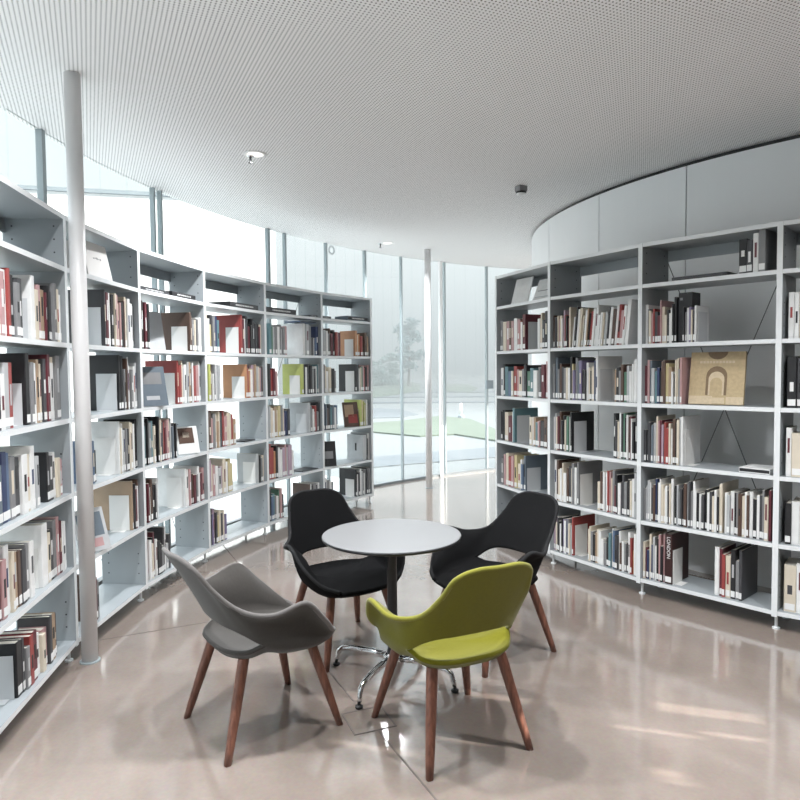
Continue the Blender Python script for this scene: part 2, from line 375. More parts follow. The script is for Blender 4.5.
BAYN = {('L', 0): 'bay left of near column, left bookcase', ('L', 1): 'first bay past near column, left bookcase', ('L', 2): 'second bay past near column, left bookcase',
        ('L', 3): 'third bay past near column, left bookcase', ('L', 4): 'fourth bay past near column, left bookcase', ('L', 5): 'end bay by windows, left bookcase',
        ('R', 0): 'end bay by windows, right bookcase', ('R', 1): 'second bay from windows, right bookcase', ('R', 2): 'third bay from windows, right bookcase', ('R', 3): 'fourth bay from windows, right bookcase'}
ROWN = {'A': 'top', 'B': 'second', 'C': 'third', 'D': 'fourth', 'E': 'fifth', 'F': 'bottom'}
ROWZ = {r: LV[1+i]+.0135 for i, r in enumerate('ABCDEF')}
CLR = .372
def bmat(code): return mat('book_'+PAL[code][0], PAL[code][1], .45, noise=.12, nscale=18)

def bay_frame(side, b):
    (a, na), (e, ne) = UPS[side][b], UPS[side][b+1]
    d = (e-a); L = d.length; d.normalize()
    return a, d, Vector((-d.y, d.x)), L, math.atan2(d.y, d.x)
def s_of(side, b, x, z):
    a, d, n, L, rz = bay_frame(side, b)
    y = 370+(HC-z)*F_PX/max(2., a.y)
    r = ray(x, y); rp = Vector((r.x, r.y)); o = a+n*.03
    # solve rp*t = o + d*s
    den = rp.x*(-d.y)+rp.y*d.x
    tt = (o.x*(-d.y)+o.y*d.x)/den
    return (rp*tt-o).dot(d)

def book_meshes(name, th, h, dp, code, title, label):
    # spine at y=0, pages open towards +y; boards round three sides
    bm = bmesh.new(); t = min(.004, th*.16)
    r = min(.004, th*.25)
    prism(bm, [(r, 0), (th-r, 0), (th, r), (th, dp), (th-t, dp), (th-t, t+r*.5), (t, t+r*.5), (t, dp), (0, dp), (0, r)], 0, h)
    o = link(name, bm, bmat(code))
    bm = bmesh.new(); box(bm, t+.0002, th-t-.0002, t+r*.5+.0005, dp-.004, .003, h-.004); link('pages', bm, M_PAGES, o)
    if label:
        bm = bmesh.new(); box(bm, th*.08, th*.92, -.0012, -.0001, .012, .05); link('spine_label', bm, M_LABEL, o)
    if title:
        bm = bmesh.new(); z0, z1 = h*title[0], h*title[1]; box(bm, th*.3, th*.7, -.001, -.0001, z0, z1); link('title_band', bm, bmat(title[2]), o)
    return o
BOOKS = []     # deferred: (size key, fn)
def row(side, b, rw, groups):
    if b > 0:
        dense = []
        for g in groups:
            cs = g[2]; out = ''
            for i_, ch in enumerate(cs):
                out += ch
                edge = (i_ == 0 and side == 'L') or (i_ == len(cs)-1 and side == 'R')
                if len(cs) > 4 and not edge and (i_*7+b*3+ord(rw)) % 3 == 0: out += 'wkcdgwbl'[(i_*5+b+ord(rw)) % 8]
            dense.append((g[0], g[1], out)+tuple(g[3:]))
        groups = dense
    a, d, n, L, rz = bay_frame(side, b); z = ROWZ[rw]; cnt = 0; ends = 0
    nends = sum(1 for g in groups if len(g) > 4 and any(ch in g[4] for ch in 'EW'))
    for g in groups:
        x0, x1, codes, (h0, h1) = g[:4]; opt = g[4] if len(g) > 4 else ''
        if isinstance(x0, float) and x0 <= 1: s0, s1 = x0*L, x1*L
        else: s0, s1 = s_of(side, b, x0, z), s_of(side, b, x1, z)
        s0 = max(s0, .022); s1 = min(s1, L-.022)
        lean = 0.
        if 'S' in opt: lean = R(random.uniform(5, 8))
        if s1-s0 < .012*len(codes): print('tight', side, b, rw, round(s0, 3), round(s1, 3), codes)
        wts = [random.uniform(.6, 1.5) for _ in codes]; W = sum(wts); sc_ = (s1-s0-.001*len(codes)-(.06 if lean else 0))/W
        s = s0
        if lean: s += .0
        dmax = .15+random.random()*.05
        for i, (cd, w) in enumerate(zip(codes, wts)):
            th = max(.006, w*sc_); fr = random.uniform(h0, h1)
            endb = (i == 0 and side == 'L') or (i == len(codes)-1 and side == 'R')
            if endb: fr = h1
            h = fr*CLR; dp = min(.27, max(.12, h*random.uniform(.62, .82)))
            if endb: dp = min(.27, h*.8)
            cnt += 1
            P = a+d*s+n*(.022+random.uniform(0, .018))
            siz = 'thin' if th < .017 else ('thick' if th > .034 else ('tall' if fr > .8 else ('short' if fr < .6 else 'slim')))
            lab = '%s %s book, %s from left on %s shelf, %s' % (siz, PAL[cd][0], ORD[cnt], ROWN[rw], BAYN[side, b])
            title = None
            if th > .012 and random.random() < .55:
                q0 = random.uniform(.3, .5); title = (q0, q0+random.uniform(.15, .4), random.choice('wwclk') if cd not in 'wclay' else random.choice('kdmNr'))
            BOOKS.append((th*h/P.length**2, side, b, rw, P, z, rz, lean, th, h, dp, cd, title, random.random() < .8, lab))
            s += th+.001
        # bookends
        if 'E' in opt or 'W' in opt:
            ends += 1; q = s0-.006 if side == 'L' else s+(.062 if lean else .004)
            hh = .2 if 'h' not in opt else .24
            P = a+d*q+n*.05
            t = empty('bookend', (P.x, P.y, z), rz)
            m = M_BOOKENDW if 'W' in opt else M_BOOKEND
            bm = bmesh.new(); box(bm, -.0015, .0015, 0, .135, 0, hh); bmesh.ops.bevel(bm, geom=[e for e in bm.edges if abs(e.verts[0].co.z-hh) < 1e-6 and abs(e.verts[1].co.z-hh) < 1e-6 and False], offset=.01) if False else None
            link('plate', bm, m, t)
            sg = -1 if side == 'L' else 1
            bm = bmesh.new(); box(bm, min(0, sg*.05), max(0, sg*.05), .02, .115, 0.0, .0012); link('tongue', bm, m, t)
            pos = 'beside the books' if nends == 1 else ('beside %s group of books' % ('left' if ends == 1 else ('right' if ends == nends else 'middle')))
            tag(t, '%s metal bookend %s, %s shelf, %s' % ('white' if 'W' in opt else 'grey', pos, ROWN[rw], BAYN[side, b]), 'bookend', 'metal bookends on the shelves')

T_, N_, S_ = (.78, .92), (.66, .84), (.5, .68)
# left bookcase -------------------------------------------------------------
row('L', 0, 'B', [(.05, .5, 'kdmcpwrkgd', N_), (.6, .97, 'wcptmkdgcw', N_, 'E')])
row('L', 0, 'C', [(.05, .35, 'gdkwlr', N_), (.5, .97, 'kgwtcdmwcgd', T_, 'E')])
row('L', 0, 'D', [(.1, .6, 'TsNBgdwcwl', N_, 'E'), (.72, .95, 'kdwcp', S_)])
row('L', 0, 'E', [(.08, .5, 'rmpwctbdgw', N_), (.62, .95, 'wcdgpmw', N_, 'W')])
row('L', 0, 'F', [(.3, .8, 'kdgrmwcpdtb', S_, 'E')])
row('L', 1, 'B', [(105, 137.5, 'dmwkpcpbcwl', (.74, .94), 'Eh')])
row('L', 1, 'C', [(121, 139, 'kkglwgl', (.7, .97), 'Eh')])
row('L', 1, 'D', [(92.5, 98, 'Bsk', S_), (120, 141.5, 'wcwlgcwckk', (.7, .92), 'Wh')])
row('L', 1, 'E', [(134, 145, 'tcdmbr', (.72, .9), 'Wh')])
row('L', 1, 'F', [(95, 101, 'bmg', (.6, .75))])
row('L', 2, 'B', [(141, 149.5, 'bdmk', T_), (190, 203.5, 'bbgcgw', (.66, .84), 'W')])
row('L', 2, 'C', [(178, 205, 'rrcwltwrpl', (.72, .9), 'Wh')])
row('L', 2, 'D', [(143, 157.5, 'sTkgTk', (.65, .93)), (158.5, 177, 'kcrmplsd', (.65, .9))])
row('L', 2, 'E', [(145.5, 160.5, 'rmGwkdl', N_), (186, 207.5, 'wwpkmgwmp', (.6, .82), 'Wh')])
row('L', 2, 'F', [(147, 172, 'apwkmwkgdld', (.5, .88))])
row('L', 3, 'B', [(207, 219.5, 'cwydNT', (.62, .86)), (241, 266, 'rmwdmkkdkm', (.62, .95), 'Wh')])
row('L', 3, 'C', [(208.5, 221, 'Lybgwl', (.6, .84)), (247, 267, 'oroyatcpB', (.68, .84), 'W')])
row('L', 3, 'D', [(209.5, 237, 'bpctcrpcrt', (.62, .86))])
row('L', 3, 'E', [(209, 234, 'acpwacwyy', (.6, .85)), (258, 267, 'lkgc', (.6, .75), 'W')])
row('L', 3, 'F', [(210.5, 227, 'kVaycdV', (.55, .84))])
row('L', 4, 'B', [(269, 287, 'TGlgpglp', (.68, .82)), (304, 320, 'wlgdBN', (.5, .9))])
row('L', 4, 'C', [(269.5, 277.5, 'krmp', (.66, .86)), (302, 319.5, 'LkwdkgkwT', (.68, .86), 'W')])
row('L', 4, 'D', [(270, 290, 'lctcycVN', (.62, .85)), (308.5, 321, 'lgwprd', (.55, .85), 'E')])
row('L', 4, 'E', [(270, 293.5, 'rrokwapaw', (.66, .95))])
row('L', 4, 'F', [(270.5, 283.5, 'kBTwGp', (.6, .84)), (309, 320, 'bwkdw', (.6, .72))])
row('L', 5, 'B', [(322.5, 341, 'klwgmdrm', (.66, .84)), (355, 368, 'ocorbt', (.6, .8), 'W')])
row('L', 5, 'C', [(323.5, 336, 'gcwkg', (.65, .85)), (356, 371.5, 'kdwGprp', (.7, .86), 'Wh')])
row('L', 5, 'D', [(324.5, 337.5, 'NskTsB', (.6, .8)), (360, 373, 'LyLcLg', (.66, .84), 'W')])
row('L', 5, 'E', [(367.5, 373.5, 'lkwr', (.62, .86))])
row('L', 5, 'F', [(324.5, 334, 'wgwd', (.6, .76)), (356, 373.5, 'kwdlgwdg', (.66, .86), 'W')])
# right bookcase ------------------------------------------------------------
row('R', 0, 'B', [(500, 526, 'gcpbpwprwm', (.62, .82), 'Eh'), (537.5, 547.5, 'wccdk', (.62, .82))])
row('R', 0, 'C', [(500.5, 547.5, 'wkTBcrpcgdGTwgkmp', (.6, .82))])
row('R', 0, 'D', [(499.5, 515, 'dkcmwT', (.6, .82), 'Eh'), (529, 547, 'cwtTpdb', (.55, .68))])
row('R', 0, 'E', [(500.5, 525, 'gkpcrpycwBs', (.6, .82), 'E')])
row('R', 1, 'B', [(550, 571, 'bkcpwarpc', (.6, .84)), (572, 635.5, 'wkwckwtrwwkwclkwwrpww', (.62, .86), 'S')])
row('R', 1, 'C', [(550, 597.5, 'gsgdgckyVsVkwckNw', (.6, .9), 'Eh'), (614, 636.5, 'tkgGlww', (.58, .82))])
row('R', 1, 'D', [(549.5, 572, 'wlmbdcgGk', (.62, .84), 'Eh'), (613, 636.5, 'kdwkGwbmkd', (.62, .9))])
row('R', 1, 'E', [(551, 578, 'wcwcbdcwg', (.6, .9), 'Wh'), (597, 636.5, 'cbwkrpcmkwdgkwl', (.55, .86))])
row('R', 1, 'F', [(551, 573, 'acdwkVNgcr', (.6, .82), 'Wh'), (588, 636.5, 'ccgtcwgkTBdwwgkrow', (.46, .8))])
row('R', 2, 'B', [(639.5, 676, 'wcprmpckwwk', (.5, .82)), (683, 696, 'kwVcw', (.5, .64), 'E')])
row('R', 2, 'C', [(639.5, 682, 'mpsTNkbytdccp', (.52, .84))])
row('R', 2, 'D', [(640, 683, 'ddgslpmarrcbkcw', (.5, .88), 'Wh')])
row('R', 2, 'E', [(644, 673, 'glwdNkwccwbcw', (.6, .84)), (674, 722, 'kgdkldgwkwdkwcwkc', (.56, .86)), (724, 771, 'wwkgcwbkwdcm', N_)])
row('R', 2, 'F', [(640, 664, 'cmNNlwpkp', (.5, .9)), (714, 742, 'wmrkgd', (.62, .86))])
row('R', 2, 'A', [(.72, .9, 'kdwg', S_)])
row('R', 3, 'B', [(.05, .8, 'wcpkgdrmbwckTNw', N_)])
row('R', 3, 'C', [(.05, .7, 'kdNTgwcrmpw', N_)])
row('R', 3, 'D', [(.05, .8, 'wcgdkprmwclw', N_)])
row('R', 3, 'E', [(.05, .8, 'kwcdgwmrkcw', N_)])
row('R', 3, 'F', [(.05, .8, 'cwNrpmkdgw', N_)])
BOOKS.sort(key=lambda q: -q[0])
print('BOOKS', len(BOOKS))
LIMIT = 330
small = bmesh.new(); small_mats = []
for i, (key, side, b, rw, P, z, rz, lean, th, h, dp, cd, title, lb, lab) in enumerate(BOOKS):
    if i < LIMIT:
        o = book_meshes('book', th, h, dp, cd, title, lb)
        o.location = (P.x, P.y, z+.0008+th*math.sin(lean)); o.rotation_euler = (0, lean, rz)
        tag(o, lab, 'book', 'books standing on the shelves')
    else:
        m = bmat(cd)
        if m not in small_mats: small_mats.append(m)
        if M_PAGES not in small_mats: small_mats.append(M_PAGES)
        if M_LABEL not in small_mats: small_mats.append(M_LABEL)
        tmp = bmesh.new(); mi = small_mats.index(m)
        box(tmp, 0, th, 0, dp, 0, h-.001, mi); box(tmp, th*.15, th*.85, .004, dp-.003, h-.001, h, small_mats.index(M_PAGES))
        if lb: box(tmp, th*.08, th*.92, -.001, 0, .012, .05, small_mats.index(M_LABEL))
        bmesh.ops.transform(tmp, matrix=Matrix.Translation((P.x, P.y, z+.0008)) @ Matrix.Rotation(rz, 4, 'Z') @ Matrix.Rotation(lean, 4, 'Y'), verts=tmp.verts)
        me = bpy.data.meshes.new('tmp'); tmp.to_mesh(me); tmp.free(); small.from_mesh(me); bpy.data.meshes.remove(me)
if len(small.verts):
    o = link('small_books', small, small_mats); tag(o, 'thinner and farther books filling the gaps along both bookcases', 'books', kind='stuff')

# things that lie flat, lean or face out on the shelves ------------------------
def place(o, side, b, rw, s, dn, label, cat, yaw=0., pitch=0., dz=.0008, group=None):
    a, d, n, L, rz = bay_frame(side, b); P = a+d*s+n*dn
    o.location = (P.x, P.y, ROWZ[rw]+dz+.022*abs(math.sin(pitch))); o.rotation_euler = (pitch, 0, rz+yaw); tag(o, label, cat, group); return o
def flat_mag(side, b, rw, s0, s1, dn, code, label, th=.012, dp=.2, dz=.0008, group=None, letters=True):
    w = s1-s0; bm = bmesh.new(); box(bm, 0, w, 0, dp, 0, th); o = link('magazine', bm, bmat(code))
    bm = bmesh.new(); box(bm, .003, w-.003, -.0006, -.0001, th*.18, th*.82); pg = link('edge', bm, bmat('d' if code == 'k' else 'k'), o)
    if letters:
        bm = bmesh.new(); x = w*.2
        while x < w*.8:
            q = random.uniform(.004, .012); box(bm, x, x+q, -.0012, -.0006, th*.36, th*.62); x += q+random.uniform(.004, .009)
        link('title_marks', bm, bmat('w'), o)
    return place(o, side, b, rw, s0, dn, label, cat='magazine', dz=dz, group=group)
def SX(side, b, x, rw): return s_of(side, b, x, ROWZ[rw])
flat_mag('L', 2, 'A', .05, .45, .03, 'k', 'black magazine lying flat on top shelf, second bay past near column', .03, .22)
flat_mag('L', 2, 'A', .46, .82, .01, 'd', 'charcoal magazine lying flat on top shelf right of the black one', .038, .2)
flat_mag('L', 3, 'A', .38, .85, .01, 'k', 'black magazine with pale edge lying on top shelf, third bay past near column', .045, .22)
flat_mag('L', 4, 'A', .03, .5, .01, 'k', 'dark thick magazine lying on top shelf, fourth bay, left of centre', .05, .2)
flat_mag('L', 4, 'A', .76, .89, .02, 'd', 'small dark booklet lying on top shelf, fourth bay, at its right', .022, .16)
flat_mag('L', 5, 'A', .02, .17, .02, 'k', 'small black booklet lying on top shelf at left of end bay', .024, .16)
flat_mag('L', 5, 'A', .44, .80, .01, 's', 'slate magazine with pale lettering on top shelf at right of end bay', .05, .2)
flat_mag('R', 2, 'A', .22, .58, .01, 'k', 'wide black magazine lying flat on top shelf, third bay, right bookcase', .022, .24, letters=False)
flat_mag('L', 4, 'B', .58, .87, .02, 'B', 'blue book lying flat across the upright books, fourth bay, left bookcase', .014, .2, dz=.345, letters=False)
flat_mag('L', 3, 'D', .64, .82, .05, 'k', 'thin black book lying flat on fourth shelf, third bay, left bookcase', .012, .16, letters=False)
flat_mag('L', 4, 'E', .60, .88, .03, 'k', 'thin dark booklet lying flat on fifth shelf, fourth bay, left bookcase', .008, .18, letters=False)
flat_mag('R', 2, 'D', .66, .84, .02, 'w', 'white book lying flat on fourth shelf at right of third bay, right bookcase', .03, .2, letters=False)
def panel(name, w, h, t, m, code2=None):
    bm = bmesh.new(); box(bm, 0, w, 0, t, 0, h); return link(name, bm, m)
M_PAPER = mat('white_card', (.78, .76, .74), .6)
# open white folder, leaning, on the top shelf behind the column
t = empty('folder'); bm = bmesh.new(); box(bm, 0, .29, 0, .006, 0, .225); o = link('front_cover', bm, M_PAPER, t)
bm = bmesh.new()
for k in range(5): box(bm, .10+k*.02, .114+k*.02, -.0006, -.0001, .12+.004*(k % 2), .128+.003*(k % 3))
link('title_marks', bm, bmat('g'), o)
bm = bmesh.new(); prism(bm, [(0, 0), (-.09, .16), (-.085, .163), (.005, .006)], 0, .22); link('back_cover', bm, M_PAPER, t)
place(t, 'L', 1, 'A', .36, .05, 'white open folder propped upright on top shelf beside the near column', 'folder', R(-2), R(-12))
# leaning dark book, triangle of its cover in view
def leaner(side, b, rw, s, w, h, t, code, label, pitch=-18, yaw=0, extra=None, dn=.12, cat='book'):
    bm = bmesh.new(); box(bm, 0, w, 0, t, 0, h); o = link('display_book', bm, bmat(code))
    bm = bmesh.new(); box(bm, .003, w-.002, .002, t-.002, .002, h+.0008); link('pages', bm, M_PAGES, o)
    if extra:
        for (x0, x1, z0, z1, cc) in extra:
            bm = bmesh.new(); box(bm, w*x0, w*x1, -.0008, -.0001, h*z0, h*z1); link('cover_panel', bm, bmat(cc), o)
    place(o, side, b, rw, s, dn, label, cat, R(yaw), R(pitch)); return o
leaner('L', 2, 'C', .10, .20, .29, .012, 's', 'dark slate book facing out, leaning back on third shelf, second bay, left bookcase', -14, -32, [(.15, .85, .55, .85, 'g'), (.2, .7, .15, .25, 'l')], .06)
leaner('L', 2, 'D', .62, .19, .22, .012, 'w', 'white book with dark picture cover facing out on fourth shelf, second bay', -14, -32, [(.1, .8, .38, .95, 'b'), (.3, .6, .6, .8, 'c')], .08)
leaner('L', 1, 'E', .18, .2, .26, .01, 'l', 'grey illustrated book facing out, leaning on fifth shelf beside the near column', -20, -30, [(.1, .9, .35, .9, 's'), (.2, .8, .1, .3, 'p')], .06)
leaner('L', 5, 'D', .42, .19, .29, .014, 'b', 'brown picture book facing out on fourth shelf of end bay, left bookcase', -14, -25, [(.1, .7, .4, .9, 't'), (.3, .9, .15, .5, 'r')], .06)
leaner('L', 5, 'E', .03, .16, .28, .012, 'k', 'dark book leaning back on fifth shelf at left of end bay, left bookcase', -14, -35, [(.2, .8, .3, .6, 'g')], .05)
o = leaner('R', 0, 'A', .19, .24, .235, .008, 'w', 'white booklet propped face-out on top shelf, left one in end bay, right bookcase', -16, 6, None, .05)
o = leaner('R', 0, 'A', .5, .3, .2, .008, 'w', 'white leaflet propped face-out on top shelf, right one in end bay, right bookcase', -24, 8, [(.1, .95, .42, .46, 'g'), (.05, .9, .12, .16, 'l')], .08)
leaner('L', 2, 'B', .36, .26, .3, .006, 'l', 'pale grey booklet propped face-out on second shelf, second bay, left bookcase', -8, -8, None, .2)
# grey box file in the end bay
t = empty('box_file'); bm = bmesh.new(); box(bm, 0, .07, 0, .25, 0, .30); o = link('case', bm, bmat('l'), t)
bm = bmesh.new(); box(bm, .062, .0712, -.0005, .247, .003, .302); link('lid_edge', bm, bmat('k'), t)
bm = bmesh.new(); box(bm, -.0012, -.0001, .1, .125, .11, .2); link('finger_slot', bm, bmat('k'), t)
place(t, 'L', 5, 'E', SX('L', 5, 367.2, 'E')-.074, .03, 'silver box file with black slot on fifth shelf of end bay, left bookcase', 'box file')
# large face-out book with an arched building front on its cover
M_STONE = mat('stone_print', (.50, .38, .22), .5, noise=.25, nscale=45)
M_STONE2 = mat('stone_print_pale', (.62, .50, .34), .5, noise=.2, nscale=60)
M_STONE3 = mat('stone_print_dark', (.20, .13, .07), .5, noise=.3, nscale=60)
t = empty('art_book'); bm = bmesh.new(); box(bm, 0, .34, 0, .022, 0, .345); o = link('cover', bm, M_STONE, t)
bm = bmesh.new(); box(bm, .004, .338, .003, .019, .002, .3458); link('pages', bm, M_PAGES, t)
def arch_plate(name, cx, z0, w, h, y, m):
    bm = bmesh.new(); pts = [(cx-w/2, z0), (cx+w/2, z0)] + [(cx+w/2*math.cos(PI*k/14), z0+h-w/2+w/2*math.sin(PI*k/14)) for k in range(15)]
    a_ = [bm.verts.new((p[0], y, p[1])) for p in pts]; b_ = [bm.verts.new((p[0], 0, p[1])) for p in pts]
    bm.faces.new(a_)
    for i in range(len(pts)): bm.faces.new((a_[i], a_[(i+1) % len(pts)], b_[(i+1) % len(pts)], b_[i]))
    link(name, bm, m, o)
arch_plate('arch', .17, .06, .13, .19, -.0006, M_STONE3); arch_plate('inner_arch', .17, .06, .098, .155, -.0010, M_STONE2); arch_plate('doorway', .17, .06, .075, .115, -.0014, M_STONE)
bm = bmesh.new()
for k in range(11): box(bm, .06+k*.02, .076+k*.02, -.0009, -.0001, .27, .286)
link('carved_band', bm, M_STONE2, o)
bm = bmesh.new(); box(bm, .0, .15, -.0009, -.0001, .0, .055); box(bm, .115, .225, -.0012, -.0001, .005, .045); box(bm, .235, .34, -.0009, -.0001, .0, .05); link('steps', bm, M_STONE2, o)
bm = bmesh.new(); prism_pts = [(.17+.062*math.cos(PI+PI*k/14), .345+.05*math.sin(PI+PI*k/14)) for k in range(15)]
bm.faces.new([bm.verts.new((p[0], -.0008, p[1])) for p in prism_pts]); link('round_window', bm, M_STONE3, o)
sA = SX('R', 2, 686, 'C'); place(t, 'R', 2, 'C', sA, .06, 'large tan book showing a carved stone arch, face-out on third shelf, right bookcase', 'book', R(4), R(-9))
# tall black boxed book and maroon album that show their covers
def big(side, b, rw, x, w, h, dp, code, label, extra=()):
    bm = bmesh.new(); box(bm, 0, w, 0, dp, 0, h); o = link('display_book', bm, bmat(code))
    bm = bmesh.new(); box(bm, .004, w-.004, .006, dp+.0008, .004, h+.0008); link('pages', bm, M_PAGES if code != 'k' else bmat('d'), o)
    for (x0, x1, z0, z1, cc) in extra:
        bm = bmesh.new(); box(bm, w*x0, w*x1, -.001, -.0001, h*z0, h*z1); link('cover_mark', bm, bmat(cc), o)
    place(o, side, b, rw, SX(side, b, x, rw), .05, label, 'book')
big('R', 2, 'B', 677, .09, .33, .12, 'k', 'thick tall black boxed book between two groups on second shelf, third bay, right bookcase', [(.1, .3, .85, .9, 'g')])

# dark album with white lettering down its spine, and the bookend that holds it
a_, d_, n_, L_, rz_ = bay_frame('R', 2); sL = SX('R', 2, 665, 'F')
o = book_meshes('book', .05, .345, .25, 'm', None, True); o.data.materials[0] = mat('album_cover', (.04, .015, .015), .4, noise=.5, nscale=9)
fc = bpy.data.curves.new('spine_title', 'FONT'); fc.body = 'LONDON'; fc.size = .034; fc.extrude = .0004; fc.align_y = 'CENTER'
fo = bpy.data.objects.new('spine_title', fc); C.objects.link(fo)
me = bpy.data.meshes.new_from_object(fo.evaluated_get(bpy.context.evaluated_depsgraph_get())); bpy.data.objects.remove(fo); bpy.data.curves.remove(fc)
me.materials.clear(); me.materials.append(M_LABEL); to = bpy.data.objects.new('spine_title', me); C.objects.link(to); to.parent = o
to.matrix_local = Matrix.Translation((.025, -.0009, .325)) @ Matrix(((0, 1, 0, 0), (0, 0, -1, 0), (-1, 0, 0, 0), (0, 0, 0, 1)))
P = a_+d_*sL+n_*.024; o.location = (P.x, P.y, ROWZ['F']+.0008); o.rotation_euler = (0, 0, rz_)
tag(o, 'dark maroon album with white capitals down its spine, bottom shelf, right bookcase', 'book', 'books standing on the shelves')
P = a_+d_*(sL+.056)+n_*.03; t = empty('bookend', (P.x, P.y, ROWZ['F']), rz_)
bm = bmesh.new(); box(bm, -.0015, .0015, 0, .135, 0, .235); link('plate', bm, M_BOOKENDW, t)
bm = bmesh.new(); box(bm, 0, .05, .02, .115, 0, .0012); link('tongue', bm, M_BOOKENDW, t)
tag(t, 'white metal bookend beside the dark maroon album, bottom shelf, third bay, right bookcase', 'bookend', 'metal bookends on the shelves')

# ------------------------------------------------------------------ chairs
def crom(keys, t):
    n = len(keys)-1; i = min(int(t), n-1); f = t-i
    p1, p2 = Vector(keys[i]), Vector(keys[i+1])
    p0 = Vector(keys[i-1]) if i > 0 else Vector((-keys[1][0], keys[1][1], keys[1][2])); p3 = Vector(keys[i+2]) if i+2 <= n else p2*2-p1
    return .5*((2*p1)+(p2-p0)*f+(2*p0-5*p1+4*p2-p3)*f*f+(3*p1-p0-3*p2+p3)*f**3)
KB = [(0,-.215,.540),(.10,-.208,.538),(.165,-.185,.530),(.207,-.15,.508),(.238,-.085,.462),(.25,0,.436),(.25,.09,.424),(.24,.165,.416),(.21,.23,.410),(.155,.262,.406)]
KM = [(0,-.295,.69),(.10,-.287,.688),(.165,-.262,.67),(.207,-.215,.616),(.246,-.125,.540),(.262,-.03,.556),(.266,.075,.548),(.254,.165,.485),(.222,.238,.437),(.158,.268,.413)]
KT = [(0,-.395,.848),(.10,-.383,.845),(.172,-.35,.808),(.205,-.285,.715),(.240,-.195,.628),(.320,-.09,.612),(.347,.045,.642),(.318,.15,.545),(.255,.228,.462),(.166,.273,.418)]
KS = [(0,-.225,.430),(.10,-.218,.430),(.165,-.19,.431),(.206,-.148,.437)] + KB[4:]
N_SUB = 5; TMAX = 9; THK = .02
def shell_data():
    ts = [TMAX - i/N_SUB for i in range(TMAX*N_SUB+1)] + [-(i/N_SUB) for i in range(1, TMAX*N_SUB+1)]
    def ev(K, t):
        p = crom(K, abs(t)); return Vector((p.x if t >= 0 else -p.x, p.y, p.z))
    return ts, ev
